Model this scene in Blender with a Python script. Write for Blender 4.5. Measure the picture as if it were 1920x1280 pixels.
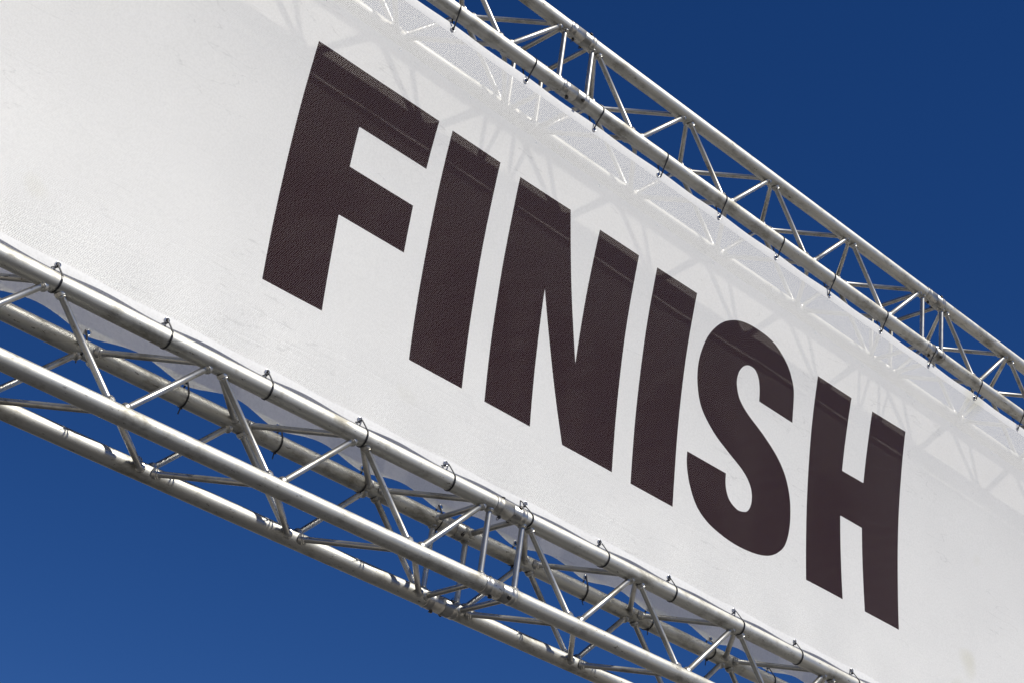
import bpy, math, random
from mathutils import Vector, Matrix, noise
from mathutils.geometry import delaunay_2d_cdt
random.seed(7)
sc = bpy.context.scene
for o in list(bpy.data.objects): bpy.data.objects.remove(o)
PI = math.pi

# ------------------------------------------------------------------ camera
ZL = 3.75                      # height of the lower truss' top chords above the ground
cam = bpy.data.cameras.new("camera"); cam.sensor_width = 36; cam.lens = 61.53
cam.clip_end = 3000; cam.clip_start = .05
co = bpy.data.objects.new("camera", cam); sc.collection.objects.link(co); sc.camera = co
R_ = Vector((0.71023617, -0.69293109, 0.12414139)); U_ = Vector((-0.41323722, -0.26761973, 0.87041064))
F_ = Vector((0.56991191, 0.66949696, 0.47641813))
m = Matrix((R_, U_, -F_)).transposed().to_4x4()
m.translation = Vector((-2.94829184, -3.46663734, ZL - 1.94911518)); co.matrix_world = m

# ------------------------------------------------------------------ light
SUN = Vector((0.098, -0.223, 0.301)).normalized()      # direction towards the sun
elev = math.asin(SUN.z); az = math.atan2(SUN.x, SUN.y)
W = bpy.data.worlds.new("World"); sc.world = W; W.use_nodes = True
nt = W.node_tree; nt.nodes.clear()
sky = nt.nodes.new("ShaderNodeTexSky"); sky.sky_type = 'NISHITA'; sky.sun_disc = False
sky.sun_elevation = elev; sky.sun_rotation = az
sky.altitude = 2500; sky.air_density = 1.0; sky.dust_density = 0.2; sky.ozone_density = 3.0
hs = nt.nodes.new("ShaderNodeHueSaturation"); hs.inputs['Saturation'].default_value = 1.28; hs.inputs['Value'].default_value = .66
bg = nt.nodes.new("ShaderNodeBackground"); bg.inputs['Strength'].default_value = 0.073
wo = nt.nodes.new("ShaderNodeOutputWorld")
nt.links.new(sky.outputs[0], hs.inputs['Color']); tint = nt.nodes.new('ShaderNodeMix'); tint.data_type = 'RGBA'; tint.blend_type = 'MULTIPLY'; tint.inputs[0].default_value = 1
tint.inputs[7].default_value = (1.0, 1.02, 1.38, 1)
nt.links.new(hs.outputs[0], tint.inputs[6]); nt.links.new(tint.outputs[2], bg.inputs[0]); nt.links.new(bg.outputs[0], wo.inputs[0])
sl = bpy.data.lights.new("sun", 'SUN'); sl.energy = 5.0; sl.angle = math.radians(0.68); sl.color = (1.0, .96, .875)
so = bpy.data.objects.new("sun", sl); sc.collection.objects.link(so)
so.rotation_euler = SUN.to_track_quat('Z', 'Y').to_euler(); so.location = (0, 0, 30)
sc.view_settings.view_transform = 'Standard'; sc.view_settings.look = 'None'
sc.view_settings.exposure = 0.08; sc.view_settings.gamma = 1; sc.view_settings.use_curve_mapping = False
sc.render.engine = 'CYCLES'
sc.cycles.transparent_max_bounces = 16; sc.cycles.max_bounces = 10; sc.cycles.diffuse_bounces = 5
sc.render.resolution_x = 1024; sc.render.resolution_y = 682

# ------------------------------------------------------------------ helpers
C = sc.collection
def tag(o, label=None, cat=None, group=None, kind=None):
    if label: o['label'] = label
    if cat: o['category'] = cat
    if group: o['group'] = group
    if kind: o['kind'] = kind
    return o
def empty(name, loc):
    o = bpy.data.objects.new(name, None); C.objects.link(o); o.location = loc; o.empty_display_size = .1; return o
def mobj(name, me, mat=None, parent=None, mw=None):
    if mat and not me.materials: me.materials.append(mat)
    o = bpy.data.objects.new(name, me); C.objects.link(o)
    if parent: o.parent = parent
    if mw is not None: o.matrix_local = mw
    return o
def lathe(prof, n=20, axis='X', cap=True):
    """prof: list of (x, r) -> mesh revolved round local X"""
    V = []; Fc = []
    for x, r in prof:
        for k in range(n):
            a = 2*PI*k/n; V.append((x, r*math.cos(a), r*math.sin(a)))
    for i in range(len(prof)-1):
        for k in range(n):
            a, b = i*n+k, i*n+(k+1) % n; Fc.append((a, a+n, b+n, b))
    if cap:
        Fc.append(tuple(range(n))); Fc.append(tuple(reversed(range((len(prof)-1)*n, len(prof)*n))))
    me = bpy.data.meshes.new("m"); me.from_pydata(V, [], Fc)
    for p in me.polygons: p.use_smooth = len(p.vertices) == 4
    try: me.set_sharp_from_angle(angle=math.radians(40))
    except Exception: pass
    return me
def along(p, q):
    """matrix putting local X on the line p->q (origin p), Z kept as upright as it can be"""
    x = (q-p).normalized(); up = Vector((0, 0, 1)) if abs(x.z) < .95 else Vector((0, 1, 0))
    y = up.cross(x).normalized(); z = x.cross(y)
    M = Matrix((x, y, z)).transposed().to_4x4(); M.translation = p; return M

def N(nt, t, **k):
    n = nt.nodes.new(t)
    for a, v in k.items(): setattr(n, a, v)
    return n
def mat_new(name):
    m = bpy.data.materials.new(name); m.use_nodes = True
    return m, m.node_tree, m.node_tree.nodes['Principled BSDF'], m.node_tree.nodes['Material Output']
def math_(nt, op, a, b=None, c=None):
    n = nt.nodes.new("ShaderNodeMath"); n.operation = op
    for i, v in enumerate((a, b, c)):
        if v is None: continue
        if isinstance(v, (int, float)): n.inputs[i].default_value = v
        else: nt.links.new(v, n.inputs[i])
    return n.outputs[0]
def ramp(nt, fac, stops):
    r = nt.nodes.new("ShaderNodeValToRGB"); e = r.color_ramp.elements
    while len(e) < len(stops): e.new(.5)
    for i, (p, c) in enumerate(stops):
        e[i].position = p; e[i].color = (c[0], c[1], c[2], 1) if not isinstance(c, (int, float)) else (c, c, c, 1)
    nt.links.new(fac, r.inputs[0]); return r.outputs[0]

# ------------------------------------------------------------------ materials
def metal(name, base, stretch, rough0, rough1, bump):
    m, nt, b, out = mat_new(name)
    tc = N(nt, "ShaderNodeTexCoord"); oi = N(nt, "ShaderNodeObjectInfo")
    sh = N(nt, "ShaderNodeVectorMath", operation='MULTIPLY_ADD')
    nt.links.new(oi.outputs['Random'], sh.inputs[0]); sh.inputs[1].default_value = (37, 11, 53); nt.links.new(tc.outputs['Object'], sh.inputs[2])
    def noi(scale, vec, detail=4, rough=.6):
        mp = N(nt, "ShaderNodeMapping"); mp.inputs['Scale'].default_value = vec; nt.links.new(sh.outputs[0], mp.inputs[0])
        n = N(nt, "ShaderNodeTexNoise"); n.inputs['Scale'].default_value = scale; n.inputs['Detail'].default_value = detail
        n.inputs['Roughness'].default_value = rough; nt.links.new(mp.outputs[0], n.inputs[0]); return n.outputs['Fac']
    scuff = noi(26, (.5, 1, 1), 5, .75); streak = noi(90, (stretch, 1, 1)); blot = noi(14, (.6, 1, 1), 6, .7); fleck = noi(120, (.35, 1, 1), 3, .7); big = noi(3.2, (1, 1, 1), 5, .65)
    c1 = ramp(nt, streak, [(.3, tuple(x*.80 for x in base)), (.7, base)])
    c2 = ramp(nt, blot, [(.33, (.42, .40, .36)), (.5, (1, 1, 1))])
    c3 = ramp(nt, fleck, [(.31, (.16, .14, .12)), (.36, (1, 1, 1))])
    mx = N(nt, "ShaderNodeMix", data_type='RGBA', blend_type='MULTIPLY'); mx.inputs[0].default_value = .8
    nt.links.new(c1, mx.inputs[6]); nt.links.new(c2, mx.inputs[7])
    mx2 = N(nt, "ShaderNodeMix", data_type='RGBA', blend_type='MULTIPLY'); mx2.inputs[0].default_value = .75
    nt.links.new(mx.outputs[2], mx2.inputs[6]); nt.links.new(c3, mx2.inputs[7])
    c4 = ramp(nt, scuff, [(.285, (.10, .09, .08)), (.315, (1, 1, 1))])
    mx3 = N(nt, "ShaderNodeMix", data_type='RGBA', blend_type='MULTIPLY'); mx3.inputs[0].default_value = .85
    nt.links.new(mx2.outputs[2], mx3.inputs[6]); nt.links.new(c4, mx3.inputs[7])
    nt.links.new(mx3.outputs[2], b.inputs['Base Color'])
    mt = N(nt, "ShaderNodeMapRange"); nt.links.new(big, mt.inputs[0]); mt.inputs[1].default_value = .35; mt.inputs[2].default_value = .65
    mt.inputs[3].default_value = 1.0; mt.inputs[4].default_value = .9
    nt.links.new(mt.outputs[0], b.inputs['Metallic'])
    rr = N(nt, "ShaderNodeMapRange"); nt.links.new(blot, rr.inputs[0]); rr.inputs[1].default_value = .3; rr.inputs[2].default_value = .7
    rr.inputs[3].default_value = rough1+.08; rr.inputs[4].default_value = rough0
    nt.links.new(rr.outputs[0], b.inputs['Roughness'])
    bp = N(nt, "ShaderNodeBump"); bp.inputs['Strength'].default_value = bump; bp.inputs['Distance'].default_value = .0006
    nt.links.new(math_(nt, 'ADD', streak, math_(nt, 'MULTIPLY', blot, 1.2)), bp.inputs['Height']); nt.links.new(bp.outputs[0], b.inputs['Normal'])
    return m
M_CHORD = metal("aluminium_tube", (.57, .562, .52), .03, .44, .58, .35)
M_BRACE = metal("aluminium_brace", (.54, .53, .495), .05, .30, .46, .25)
M_COUP = metal("coupler_metal", (.45, .44, .41), .5, .28, .50, .6)
M_PIN, nt, b, _ = mat_new("dark_steel"); b.inputs['Base Color'].default_value = (.08, .075, .07, 1); b.inputs['Metallic'].default_value = .8; b.inputs['Roughness'].default_value = .4
M_TIE, nt, b, _ = mat_new("black_nylon"); b.inputs['Base Color'].default_value = (.012, .012, .014, 1); b.inputs['Roughness'].default_value = .35
M_EYE, nt, b, _ = mat_new("eyelet_metal"); b.inputs['Base Color'].default_value = (.75, .75, .73, 1); b.inputs['Metallic'].default_value = 1; b.inputs['Roughness'].default_value = .25

def fabric(name, col, hole_r, trans, rough=.55, dirt=.0, holes=True, p=.0054, spec=.3):
    """woven PVC mesh: staggered open holes between coated threads"""
    m, nt, b, out = mat_new(name)
    tc = N(nt, "ShaderNodeTexCoord"); sx = N(nt, "ShaderNodeSeparateXYZ"); nt.links.new(tc.outputs['Object'], sx.inputs[0])
    v = math_(nt, 'MULTIPLY', sx.outputs['Z'], 1/(p*.80)); row = math_(nt, 'FLOOR', v)
    odd = math_(nt, 'MULTIPLY', math_(nt, 'MODULO', math_(nt, 'ABSOLUTE', row), 2.0), .5)
    u = math_(nt, 'ADD', math_(nt, 'MULTIPLY', sx.outputs['X'], 1/p), odd)
    fu = math_(nt, 'SUBTRACT', math_(nt, 'FRACT', u), .5); fv = math_(nt, 'MULTIPLY', math_(nt, 'SUBTRACT', math_(nt, 'FRACT', v), .5), .80)
    # every hole sits a little off its place, as in a coated weave
    cb = N(nt, "ShaderNodeCombineXYZ"); nt.links.new(math_(nt, 'FLOOR', u), cb.inputs[0]); nt.links.new(row, cb.inputs[1])
    wn = N(nt, "ShaderNodeTexWhiteNoise", noise_dimensions='2D'); nt.links.new(cb.outputs[0], wn.inputs['Vector'])
    sj = N(nt, "ShaderNodeSeparateXYZ"); nt.links.new(wn.outputs['Color'], sj.inputs[0])
    fu = math_(nt, 'ADD', fu, math_(nt, 'MULTIPLY', math_(nt, 'SUBTRACT', sj.outputs['X'], .5), .36))
    fv = math_(nt, 'ADD', fv, math_(nt, 'MULTIPLY', math_(nt, 'SUBTRACT', sj.outputs['Y'], .5), .28))
    d = math_(nt, 'SQRT', math_(nt, 'ADD', math_(nt, 'MULTIPLY', fu, fu), math_(nt, 'MULTIPLY', fv, fv)))
    # base colour with faint dirt
    n1 = N(nt, "ShaderNodeTexNoise"); n1.inputs['Scale'].default_value = 2.3; n1.inputs['Detail'].default_value = 7; n1.inputs['Roughness'].default_value = .65
    nt.links.new(tc.outputs['Object'], n1.inputs[0])
    c = ramp(nt, n1.outputs['Fac'], [(.30, tuple(x*(1-dirt) for x in col)), (.55, col)])
    # sparse scuffs: stretched, thresholded noise
    mp = N(nt, "ShaderNodeMapping"); mp.inputs['Scale'].default_value = (5, 1, 40); mp.inputs['Rotation'].default_value = (0, .12, 0)
    nt.links.new(tc.outputs['Object'], mp.inputs[0])
    n2 = N(nt, "ShaderNodeTexNoise"); n2.inputs['Scale'].default_value = 1.0; n2.inputs['Detail'].default_value = 3; nt.links.new(mp.outputs[0], n2.inputs[0])
    sc_ = ramp(nt, n2.outputs['Fac'], [(.20, .90), (.26, 1.0)])
    mx = N(nt, "ShaderNodeMix", data_type='RGBA', blend_type='MULTIPLY'); mx.inputs[0].default_value = 1 if dirt else 0
    nt.links.new(c, mx.inputs[6]); nt.links.new(sc_, mx.inputs[7]); 
    # fine thread-scale variation, hairline creases and a few stains in the print / coating
    n5 = N(nt, "ShaderNodeTexNoise"); n5.inputs['Scale'].default_value = 150; n5.inputs['Detail'].default_value = 2; nt.links.new(tc.outputs['Object'], n5.inputs[0])
    g5 = ramp(nt, n5.outputs['Fac'], [(.36, .935), (.60, 1.0)])
    mp6 = N(nt, "ShaderNodeMapping"); mp6.inputs['Scale'].default_value = (.7, 1, 5); mp6.inputs['Rotation'].default_value = (0, -.16, 0)
    nt.links.new(tc.outputs['Object'], mp6.inputs[0])
    n6 = N(nt, "ShaderNodeTexNoise"); n6.inputs['Scale'].default_value = 2.2; n6.inputs['Detail'].default_value = 4; nt.links.new(mp6.outputs[0], n6.inputs[0])
    n7 = N(nt, "ShaderNodeTexNoise"); n7.inputs['Scale'].default_value = 3.1; n7.inputs['Detail'].default_value = 1; nt.links.new(tc.outputs['Object'], n7.inputs[0])
    g6 = ramp(nt, math_(nt, 'ADD', math_(nt, 'ABSOLUTE', math_(nt, 'SUBTRACT', n6.outputs['Fac'], .5)), math_(nt, 'MULTIPLY', math_(nt, 'LESS_THAN', n7.outputs['Fac'], .56), .2)), [(.001, .82), (.004, 1.0)])
    g7 = ramp(nt, n7.outputs['Fac'], [(.24, (.90, .89, .82)), (.30, (1, 1, 1))])
    colr = mx.outputs[2]
    for g in (g5, g6, g7):
        mq = N(nt, "ShaderNodeMix", data_type='RGBA', blend_type='MULTIPLY'); mq.inputs[0].default_value = 1
        nt.links.new(colr, mq.inputs[6]); nt.links.new(g, mq.inputs[7]); colr = mq.outputs[2]
    nt.links.new(colr, b.inputs['Base Color']); b.inputs['Roughness'].default_value = rough
    b.inputs['Specular IOR Level'].default_value = spec
    bp = N(nt, "ShaderNodeBump"); bp.inputs['Strength'].default_value = .35; bp.inputs['Distance'].default_value = .0005
    n3 = N(nt, "ShaderNodeTexNoise"); n3.inputs['Scale'].default_value = 9; n3.inputs['Detail'].default_value = 6
    mp3 = N(nt, "ShaderNodeMapping"); mp3.inputs['Scale'].default_value = (.6, 1, 1.6); mp3.inputs['Rotation'].default_value = (0, .5, 0)
    nt.links.new(tc.outputs['Object'], mp3.inputs[0]); nt.links.new(mp3.outputs[0], n3.inputs[0])
    # long shallow creases
    mp4 = N(nt, "ShaderNodeMapping"); mp4.inputs['Scale'].default_value = (.55, 1, 7); mp4.inputs['Rotation'].default_value = (0, .10, 0)
    nt.links.new(tc.outputs['Object'], mp4.inputs[0])
    n4 = N(nt, "ShaderNodeTexNoise"); n4.inputs['Scale'].default_value = 1.6; n4.inputs['Detail'].default_value = 2; nt.links.new(mp4.outputs[0], n4.inputs[0])
    cr = ramp(nt, math_(nt, 'ABSOLUTE', math_(nt, 'SUBTRACT', n4.outputs['Fac'], .5)), [(0, 0), (.012, 1)])
    hgt = math_(nt, 'ADD', math_(nt, 'MULTIPLY', n3.outputs['Fac'], .8), math_(nt, 'MULTIPLY', cr, .5))
    nt.links.new(hgt, bp.inputs['Height'])
    nt.links.new(bp.outputs[0], b.inputs['Normal'])
    tr = N(nt, "ShaderNodeBsdfTranslucent"); nt.links.new(colr, tr.inputs[0])
    m1 = N(nt, "ShaderNodeMixShader"); m1.inputs[0].default_value = trans
    nt.links.new(b.outputs[0], m1.inputs[1]); nt.links.new(tr.outputs[0], m1.inputs[2])
    if holes:
        t = N(nt, "ShaderNodeBsdfTransparent"); m2 = N(nt, "ShaderNodeMixShader")
        if holes is True: nt.links.new(math_(nt, 'LESS_THAN', d, hole_r), m2.inputs[0])
        else: m2.inputs[0].default_value = holes
        nt.links.new(m1.outputs[0], m2.inputs[1]); nt.links.new(t.outputs[0], m2.inputs[2])
        nt.links.new(m2.outputs[0], out.inputs[0])
    else:
        nt.links.new(m1.outputs[0], out.inputs[0])
    return m
M_WHITE = fabric("white_mesh_vinyl", (.805, .80, .775), .225, .12, dirt=.04)
M_REAR = fabric("white_mesh_vinyl_rear", (.90, .87, .83), .20, .50, dirt=.06, holes=.12)
M_HEM = fabric("white_hem", (.78, .78, .775), .0, .12, holes=False, dirt=.04)
M_INK = fabric("black_print_on_mesh", (.0165, .0020, .0015), .170, .0, rough=.7, spec=.05)

# ------------------------------------------------------------------ ground
m, nt, b, _ = mat_new("paving"); tc = N(nt, "ShaderNodeTexCoord")
n = N(nt, "ShaderNodeTexNoise"); n.inputs['Scale'].default_value = .4; n.inputs['Detail'].default_value = 8; nt.links.new(tc.outputs['Object'], n.inputs[0])
nt.links.new(ramp(nt, n.outputs['Fac'], [(.3, (.31, .28, .235)), (.7, (.40, .365, .31))]), b.inputs['Base Color']); b.inputs['Roughness'].default_value = .85
me = bpy.data.meshes.new("ground"); s = 1200
me.from_pydata([(-s, -s, 0), (s, -s, 0), (s, s, 0), (-s, s, 0)], [], [(0, 1, 2, 3)])
tag(mobj("ground", me, m), kind='structure')

m, nt, b, _ = mat_new("asphalt"); tc = N(nt, "ShaderNodeTexCoord")
n = N(nt, "ShaderNodeTexNoise"); n.inputs['Scale'].default_value = 60; n.inputs['Detail'].default_value = 6; nt.links.new(tc.outputs['Object'], n.inputs[0])
nt.links.new(ramp(nt, n.outputs['Fac'], [(.3, (.035, .035, .037)), (.7, (.065, .063, .06))]), b.inputs['Base Color']); b.inputs['Roughness'].default_value = .9
me = bpy.data.meshes.new("road")
me.from_pydata([(-4.6, -400, .004), (6.2, -400, .004), (6.2, 400, .004), (-4.6, 400, .004)], [], [(0, 1, 2, 3)])
tag(mobj("road", me, m), kind='structure')

# ------------------------------------------------------------------ box trusses
D = .24; P_ = .4745; G = .1449; RC = .025; RB = .0086
ECC = .006
seg_len = 4*P_
chord_me = lathe([(-.014, RC), (-.012, RC), (seg_len+.012, RC), (seg_len+.014, RC)], 32, cap=False)
dl = math.hypot(P_/2-ECC, D)
def brace_mesh(L, skew):
    """brace with flared weld beads where it meets the chords (chord surface is about RC/skew from the axis)"""
    a = RC/skew*.985
    pr = [(a*.72, .0150), (a*.98, .0148), (a*1.04, .0124), (a*1.10, .0132), (a*1.18, .0100), (a*1.24, RB)]
    pr += [(L*.5, RB)]
    pr += [(L-x, r) for x, r in reversed(pr[:-1])]
    return lathe(pr, 14, cap=False)
brace_me = brace_mesh(dl, D/dl); post_me = brace_mesh(D, 1)
sleeve_a = lathe([(.014, RC-.002), (.016, .0262), (.020, .0272), (.025, .0264), (.036, .0264), (.038, .0270), (.041, .0270), (.043, .0264), (.0788, .0266), (.0798, .0258), (.0798, .018)], 32, cap=False)
sleeve_b = lathe([(.0806, .018), (.0806, .0258), (.0816, .0266), (.108, .0264), (.110, .0271), (.113, .0271), (.115, .0264), (.124, .0264), (.129, .0272), (.133, .0262), (.135, RC-.002)], 32, cap=False)
pin_me = lathe([(-.032, .0040), (-.031, .0050), (.027, .0050), (.028, .0062), (.032, .0062), (.0325, .005)], 12)
def torus(R, r, n=18, k=8, arc=2*PI):
    V = []; Fc = []
    full = arc > 6.28
    for i in range(n + (0 if full else 1)):
        a = arc*i/n
        for j in range(k):
            b = 2*PI*j/k; V.append(((R+r*math.cos(b))*math.cos(a), r*math.sin(b), (R+r*math.cos(b))*math.sin(a)))
    for i in range(n):
        for j in range(k):
            i2 = (i+1) % n if full else i+1
            Fc.append((i*k+j, i*k+(j+1) % k, i2*k+(j+1) % k, i2*k+j))
    me = bpy.data.meshes.new("t"); me.from_pydata(V, [], Fc)
    for p in me.polygons: p.use_smooth = True
    return me
clip_me = torus(.0055, .0009, 16, 6)

def truss(name, label, x0, ztop, nleft, nright):
    """square truss; chords named by height (top/bottom) and side (front y=0, rear y=D)"""
    root = empty(name, (x0, 0, ztop-D)); tag(root, label, 'truss')
    ch = {'TF': (0, D), 'TR': (D, D), 'BF': (0, 0), 'BR': (D, 0)}
    def P(c, x): return Vector((x, ch[c][0], ch[c][1]))
    per = seg_len+G
    for s in range(-nleft, nright):
        xa = G + s*per                       # first node plane; last one is xa+seg_len
        for c in ch:
            mobj("chord_tube", chord_me, M_CHORD, root, Matrix.Translation(P(c, xa)) @ Matrix.Rotation(random.uniform(0, 6.28), 4, 'X'))
        full = [xa+k*P_ for k in range(5)]; half = [xa+(k+.5)*P_ for k in range(4)]
        for cf, chh in (('TF', 'BF'), ('TF', 'TR'), ('BR', 'TR'), ('BR', 'BF')):
            for k in range(4):
                for (xf, sg) in ((full[k], 1), (full[k+1], -1)):
                    p = P(cf, xf - sg*ECC*0.5 + sg*ECC); q = P(chh, half[k] - sg*ECC + sg*ECC*.5)
                    mobj("brace", brace_me, M_BRACE, root, along(p, q) @ Matrix.Rotation(random.uniform(0, 6.28), 4, 'X'))
            for xe in (xa-.007, xa+seg_len+.007):
                mobj("end_post", post_me, M_BRACE, root, along(P(cf, xe), P(chh, xe)) @ Matrix.Rotation(random.uniform(0, 6.28), 4, 'X'))
        # couplers to the right of this run (and left of the first)
        for xs in ([xa-G] if s == -nleft else []) + [xa+seg_len]:
            for c in ch:
                outer = Vector((0, -1 if ch[c][0] == 0 else 1, 1 if ch[c][1] else -1))
                for mesh, xp, tw in ((sleeve_a, .050, .35), (sleeve_b, .104, -.5)):
                    sl_ = mobj("coupler_sleeve", mesh, M_COUP, root, Matrix.Translation(P(c, xs)))
                    d = Vector((0, outer.y*math.cos(1.1+tw), outer.z*math.sin(1.1+tw))).normalized()
                    pm = along(Vector((xp, 0, 0)), Vector((xp, 0, 0))+d)
                    mobj("locking_pin", pin_me, M_PIN, sl_, pm)
                    cm = pm @ Matrix.Translation((-.031, 0, .005)) @ Matrix.Rotation(random.uniform(-.6, .6), 4, 'Z')
                    mobj("spring_clip", clip_me, M_PIN, sl_, cm)
    return root
truss("box_truss", "lower aluminium box truss running under the FINISH banner", 0, ZL, 2, 2)
H = 1.4911
truss("box_truss", "upper aluminium box truss that the FINISH banner hangs from", .033, ZL+H+D, 2, 2)

# ------------------------------------------------------------------ banners
S_pts = [(1.2039, 0.8683), (1.3906, 0.8664), (1.383, 0.9705), (1.3642, 1.021), (1.3227, 1.0697), (1.2441, 1.1118), (1.1507, 1.1214), (1.0747, 1.1154), (1.0154, 1.0952), (0.9608, 1.0573), (0.9124, 0.992), (0.8856, 0.9085), (0.8819, 0.8317), (0.899, 0.7568), (0.9298, 0.7049), (0.9927, 0.6536), (1.0627, 0.6179), (1.1326, 0.586), (1.1717, 0.5584), (1.1934, 0.5236), (1.1951, 0.4808), (1.1795, 0.4465), (1.1552, 0.4314), (1.1188, 0.4268), (1.0789, 0.4472), (1.0609, 0.4873), (1.0595, 0.535), (0.8622, 0.534), (0.8638, 0.4828), (0.8819, 0.4185), (0.9189, 0.3578), (0.9751, 0.3214), (1.0458, 0.303), (1.1145, 0.2958), (1.1788, 0.2981), (1.2417, 0.3074), (1.2949, 0.3244), (1.3418, 0.3537), (1.3806, 0.3972), (1.4028, 0.4666), (1.4059, 0.5471), (1.3913, 0.6123), (1.3614, 0.667), (1.3121, 0.7136), (1.2365, 0.7578), (1.1558, 0.7945), (1.11, 0.8259), (1.0885, 0.858), (1.0789, 0.8984), (1.0904, 0.9418), (1.1201, 0.97), (1.1579, 0.9745), (1.1839, 0.9546), (1.199, 0.916)]
def smooth_loop(pts, corners, n=5):
    out = []; L = len(pts)
    for i in range(L):
        p1, p2 = Vector(pts[i]), Vector(pts[(i+1) % L])
        if i in corners and (i+1) % L in corners: out.append(tuple(p1)); continue
        p0 = Vector(pts[i-1]) if i not in corners else p1; p3 = Vector(pts[(i+2) % L]) if (i+1) % L not in corners else p2
        for k in range(n):
            t = k/n
            out.append(tuple(.5*((2*p1)+(p2-p0)*t+(2*p0-5*p1+4*p2-p3)*t*t+(3*p1-p0-3*p2+p3)*t**3)))
    return out
LET = [
 ("F", [(-.8415, 1.1155), (-.3700, 1.1155), (-.3765, .9420), (-.6380, .9412), (-.6395, .8030), (-.3965, .8025), (-.3990, .6385), (-.6435, .6375), (-.6440, .3195), (-.8480, .3170)]),
 ("I", [(-.3145, 1.1140), (-.1105, 1.1130), (-.1220, .3175), (-.3265, .3175)]),
 ("N", [(-.0225, 1.1090), (.2040, 1.1084), (.3224, .6105), (.3405, 1.1060), (.5300, 1.1060), (.5165, .3135), (.2950, .3135), (.1565, .7960), (.1564, .3151), (-.0320, .3151)]),
 ("I", [(.6205, 1.1060), (.8245, 1.1075), (.8040, .3102), (.6032, .3100)]),
 ("S", smooth_loop(S_pts, {0, 1, 26, 27})),
 ("H", [(1.5003, 1.0990), (1.7050, 1.1010), (1.6884, .8025), (1.8175, .8055), (1.8330, 1.1015), (2.0440, 1.1070), (2.0366, .3126), (1.8304, .3112), (1.8172, .6280), (1.6877, .6265), (1.6995, .3108), (1.4926, .3090)]),
]
def inside(pt, poly):
    x, y = pt; c = False; j = len(poly)-1
    for i in range(len(poly)):
        xi, yi = poly[i]; xj, yj = poly[j]
        if (yi > y) != (yj > y) and x < (xj-xi)*(y-yi)/(yj-yi)+xi: c = not c
        j = i
    return c
XA, XB = -3.95, 4.15
def front_y(x, z):
    s = min(max((z-.05)/1.38, 0), 1)
    y = .02-.017*s+.05*math.sin(PI*s)
    e = min(s, 1-s)
    fade = min(1, e*6)
    y += .0035*fade*noise.noise((x*1.1, 3.1, z*2.2)) + .0016*fade*noise.noise((x*4, 7.7, z*4))
    y += .0035*max(0, 1-s*9)*math.sin(x*2*PI/.3147+.7)       # puckering between the ties
    return y
def rear_y(x, z):
    s = min(max((z-.05)/1.38, 0), 1)
    return -.020*min(1, s*1.6)+.004*noise.noise((x*1.3, 9.1, z*2.2))*min(1, (1-s)*4)+.007*max(0, 1-s*6)*noise.noise((x*5.0, 1.7, z*5))
def scal(x, gx, pitch):
    t = ((x-gx)/pitch) % 1.0
    return .5-.5*math.cos(2*PI*t)           # 0 at a grommet, 1 midway

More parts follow.
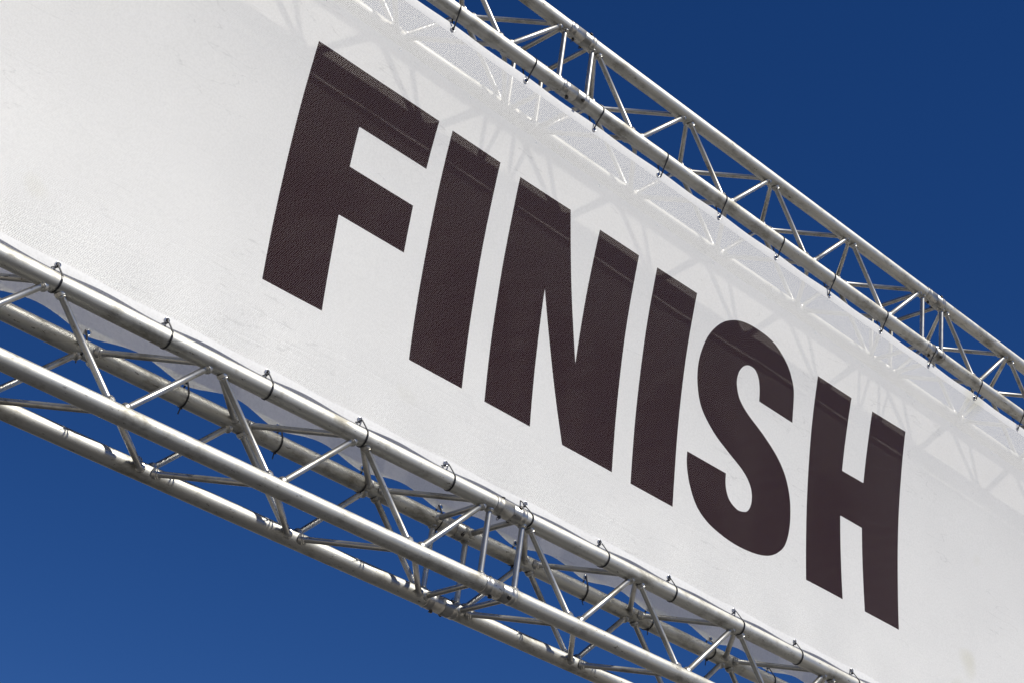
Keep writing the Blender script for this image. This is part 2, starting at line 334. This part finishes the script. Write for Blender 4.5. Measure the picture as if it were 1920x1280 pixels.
def banner(name, label, loc, yf, gb, gt, zb, zt, letters, g=.03, hem=.025, panel=None):
    """gb / gt: (first grommet x, pitch, z) bottom and top; zb(x), zt(x): wavy edges"""
    root = empty(name, loc); tag(root, label, 'banner')
    V = []; E = []; seg = []
    def add_line(pts, closed):
        base = len(V); V.extend(pts); n = len(pts)
        for i in range(n if closed else n-1):
            E.append((base+i, base+(i+1) % n)); seg.append((pts[i], pts[(i+1) % n]))
    def sub(pts, step=.02, closed=True):
        out = []
        for i in range(len(pts) if closed else len(pts)-1):
            a = Vector(pts[i]); b2 = Vector(pts[(i+1) % len(pts)]); n = max(1, int((b2-a).length/step))
            out += [tuple(a.lerp(b2, k/n)) for k in range(n)]
        if not closed: out.append(tuple(pts[-1]))
        return out
    nx = int((XB-XA)/.02)
    xs = [XA+(XB-XA)*i/nx for i in range(nx+1)]
    lo = [(x, zb(x)) for x in xs]; hi = [(x, zt(x)) for x in xs]
    add_line(lo + hi[::-1], True)
    def lin(arr, x):
        t = min(max((x-XA)/(XB-XA)*nx, 0), nx-1e-6); i = int(t); return arr[i][1]+(arr[i+1][1]-arr[i][1])*(t-i)
    zlo = gb[2]+hem-.012; zhi = gt[2]-hem+.010
    add_line([(x, zlo) for x in xs], False); add_line([(x, zhi) for x in xs], False)
    holes = []
    for gx, pitch, gz in (gb, gt):
        k = math.ceil((XA+.05-gx)/pitch)
        while gx+k*pitch < XB-.05:
            c = (gx+k*pitch, gz); holes.append(c)
            add_line([(c[0]+.0062*math.cos(a*PI/5), c[1]+.0062*math.sin(a*PI/5)) for a in range(10)], True); k += 1
    polys = []
    for nm, poly in letters:
        pl = sub(poly, .022); polys.append((nm, pl)); add_line(pl, True)
    # free points on a grid, kept off the drawn lines
    occ = {}
    for a, b2 in seg:
        n = max(1, int((Vector(b2)-Vector(a)).length/.008))
        for i in range(n+1):
            q = Vector(a).lerp(Vector(b2), i/n); occ.setdefault((int(q.x//.012), int(q.y//.012)), 1)
    ny = int(1.36/g)
    for i in range(1, int((XB-XA)/g)):
        for j in range(1, ny):
            x = XA+i*g+(g/2 if j % 2 else 0); z = zlo+.0+j*g
            if z > zhi-.01: continue
            ci, cj = int(x//.012), int(z//.012)
            if any((ci+a, cj+b2) in occ for a in (-1, 0, 1) for b2 in (-1, 0, 1)): continue
            V.append((x, z))
    vo, eo, fo, *_ = delaunay_2d_cdt([Vector(v) for v in V], E, [], 0, 1e-6)
    bb = [(nm, pl, min(p[0] for p in pl), max(p[0] for p in pl)) for nm, pl in polys]
    bucket = {'panel': [], 'hem': []}; lets = [[] for _ in polys]
    for f in fo:
        cx = sum(vo[i][0] for i in f)/3; cz = sum(vo[i][1] for i in f)/3
        if cz < lin(lo, cx) or cz > lin(hi, cx): continue
        if (cz < zlo or cz > zhi):
            if any(abs(cx-h[0]) < .007 and (cx-h[0])**2+(cz-h[1])**2 < .0055**2 for h in holes): continue
            bucket['hem'].append(f); continue
        for li, (nm, pl, xa, xb) in enumerate(bb):
            if xa < cx < xb and inside((cx, cz), pl): lets[li].append(f); break
        else: bucket['panel'].append(f)
    def mk(nm, faces, mat):
        ids = {}; vv = []; ff = []
        for f in faces:
            q = []
            for i in f:
                if i not in ids: ids[i] = len(vv); vv.append((vo[i][0], yf(vo[i][0], vo[i][1]), vo[i][1]))
                q.append(ids[i])
            ff.append(q)
        me = bpy.data.meshes.new(nm); me.from_pydata(vv, [], ff)
        me.validate(); me.update()
        for p in me.polygons: p.use_smooth = True
        h = .004; ns = []
        flip = me.polygons[0].normal.y > 0
        if flip: me.flip_normals()
        for v in me.vertices:
            x, _, z = v.co; dx = (yf(x+h, z)-yf(x-h, z))/(2*h); dz = (yf(x, z+h)-yf(x, z-h))/(2*h)
            ns.append(Vector((dx, -1, dz)).normalized())
        me.normals_split_custom_set_from_vertices(ns)
        return mobj(nm, me, mat, root)
    mk('mesh_panel', bucket['panel'], panel or M_WHITE); mk('hem', bucket['hem'], M_HEM)
    for (nm, pl), fs in zip(polys, lets):
        o = mk('letter', fs, M_INK); o['label'] = "black letter %s printed on the white mesh" % nm
    for c in holes:
        for sd in (-1,):
            mobj('eyelet', eye_me, M_EYE, root, Matrix.Translation((c[0], yf(*c)+sd*.0012, c[1])))
    return root
eye_me = torus(.0070, .0014, 20, 8)
GB = (-1.4184, .3147, .0575); GT = (-.409, .3181, 1.4240)
banner("mesh_banner", "white mesh banner printed with FINISH in big black letters", (0, 0, ZL), front_y,
       GB, GT,
       lambda x: .0420+.009*scal(x, GB[0], GB[1])+.003*noise.noise((x*5, 0, 0)),
       lambda x: 1.4415-.004*scal(x, GT[0], GT[1])+.001*noise.noise((x*5, 2, 0)), LET)
RBm = (-1.195, .3055, .047); RTm = (-1.05, .3055, 1.428)
banner("mesh_banner", "plain white mesh banner behind the printed one, on the rear tubes", (0, D, ZL), rear_y,
       RBm, RTm,
       lambda x: .036+.025*scal(x, RBm[0], RBm[1])**.8+.016*max(0, noise.noise((x*2.3, 5, 0)))*scal(x, RBm[0], RBm[1]),
       lambda x: 1.4415-.004*scal(x, RTm[0], RTm[1]), [], g=.04, panel=M_REAR)

# ------------------------------------------------------------------ cable ties
def tie_mesh(gy, gz, seed):
    """strap looped round a tube (axis through 0,0) and through an eyelet at (gy, gz); swept flat section"""
    rnd = random.Random(seed)
    r = RC+.0013; up = 1 if gz > 0 else -1
    dist = math.hypot(gy, gz); a0 = math.atan2(gz, gy); half = math.acos(r/dist)
    pts = []
    n = 26
    a1 = a0+half+.1; a2 = a0-half+2*PI-.1
    for i in range(n+1):
        a = a1+(a2-a1)*i/n; pts.append(Vector((0, r*math.cos(a), r*math.sin(a))))
    e = Vector((0, gy, gz)); n_ = Vector((0, 1, 0)); o = .0035
    s1 = e+n_*(o if pts[-1].y > pts[0].y else -o); s2 = e-n_*(o if pts[-1].y > pts[0].y else -o)
    bul = e.normalized()
    pts.append((pts[-1]+s1)*.5+(s1-pts[-1]).cross(Vector((1, 0, 0))).normalized()*(-.0015))
    pts.append(s1); pts.append(e+Vector((0, 0, up*.003))+bul*.001); pts.append(s2)
    pts.append((pts[0]+s2)*.5)
    tl = rnd.uniform(-.012, .012); w = .0023; t = .0009
    V = []; Fc = []; L = len(pts)
    sx = rnd.uniform(-.38, .30)
    for i, p in enumerate(pts):
        tn = (pts[(i+1) % L]-pts[i-1]).normalized(); nn = Vector((1, 0, 0)).cross(tn).normalized()
        offx = p.dot(e)/dist*tl + p.y*sx
        for dx, dn in ((-w, -t), (w, -t), (w, t), (-w, t)):
            q = p+Vector((dx+offx-tl, 0, 0))+nn*dn; V.append(tuple(q))
    for i in range(L):
        for j in range(4):
            a, b = i*4+j, i*4+(j+1) % 4; c, d = ((i+1) % L)*4+(j+1) % 4, ((i+1) % L)*4+j
            Fc.append((a, b, c, d))
    me = bpy.data.meshes.new("strap"); me.from_pydata(V, [], Fc)
    bm_fix(me)
    return me, s2, tl, pts
import bmesh
def bm_fix(me):
    b = bmesh.new(); b.from_mesh(me); bmesh.ops.recalc_face_normals(b, faces=b.faces); b.to_mesh(me); b.free()
def box_mesh(sx, sy, sz, bev=.0006):
    b = bmesh.new(); bmesh.ops.create_cube(b, size=1)
    for v in b.verts: v.co = Vector((v.co.x*sx, v.co.y*sy, v.co.z*sz))
    bmesh.ops.bevel(b, geom=list(b.edges), offset=bev, segments=2, affect='EDGES')
    me = bpy.data.meshes.new("box"); b.to_mesh(me); b.free(); return me
head_me = box_mesh(.0060, .0052, .0070); tail_me = box_mesh(.0035, .0014, .017, .0003)
def cable_tie(x, y0, z0, gy, gz, label, group, seed, hang):
    root = empty("cable_tie", (x, y0, z0)); tag(root, label, 'cable tie', group)
    me, hp, tl, pts = tie_mesh(gy, gz, seed)
    mobj("strap", me, M_TIE, root)
    rnd = random.Random(seed+99)
    if hang == 'eye':      # locking head just beside the eyelet, tail trimmed short
        fy = -1
        c = Vector((-.004+rnd.uniform(-.002, .001), gy-.0065, gz-.010))
        mobj("locking_head", head_me, M_TIE, root, Matrix.Translation(c) @ Matrix.Rotation(.6, 4, 'Y'))
        mobj("tail", tail_me, M_TIE, root, Matrix.Translation(c+Vector((-.006, -.001, -.004))) @ Matrix.Rotation(1.0+rnd.uniform(-.3, .3), 4, 'Y'))
    else:                  # head under / over the tube
        a = math.radians(hang+rnd.uniform(-12, 12)); c = Vector((0, (RC+.004)*math.cos(a), (RC+.004)*math.sin(a)))
        off = Vector((c.dot(Vector((0, gy, gz)))/math.hypot(gy, gz)*tl-tl, 0, 0))
        mobj("locking_head", head_me, M_TIE, root, Matrix.Translation(c+off) @ Matrix.Rotation(a, 4, 'X'))
        mobj("tail", tail_me, M_TIE, root, Matrix.Translation(c*1.35+off+Vector((-.003, 0, 0))) @ Matrix.Rotation(a+PI/2+rnd.uniform(-.4, .4), 4, 'X'))
    return root
ORD = ["leftmost", "second", "third", "fourth", "fifth", "sixth", "seventh", "eighth", "ninth", "tenth", "eleventh", "twelfth"]
def olabel(k, n, body):
    w = "leftmost" if k == 0 else ("rightmost" if k == n-1 else ORD[k]+" from the left")
    return w, body
for k in range(11):
    x = GB[0]+k*GB[1]; w, _ = olabel(k, 11, '')
    cable_tie(x, 0, ZL, front_y(x, GB[2]), GB[2],
              "black cable tie, %s, holding the lower edge of the FINISH banner" % w,
              "cable ties along the lower edge of the printed banner", 10+k, 'eye')
for k in range(11):
    x = GT[0]+k*GT[1]; w, _ = olabel(k, 11, '')
    cable_tie(x, 0, ZL+H, front_y(x, GT[2]), GT[2]-H,
              "black cable tie, %s, holding the upper edge of the FINISH banner" % w,
              "cable ties along the upper edge of the printed banner", 40+k, 75)
for k in range(10):
    x = RBm[0]+k*RBm[1]; w, _ = olabel(k, 10, '')
    cable_tie(x, D, ZL, rear_y(x, RBm[2]), RBm[2],
              "black cable tie, %s, on the rear tube under the plain banner" % w,
              "cable ties along the lower edge of the plain rear banner", 70+k, -95)
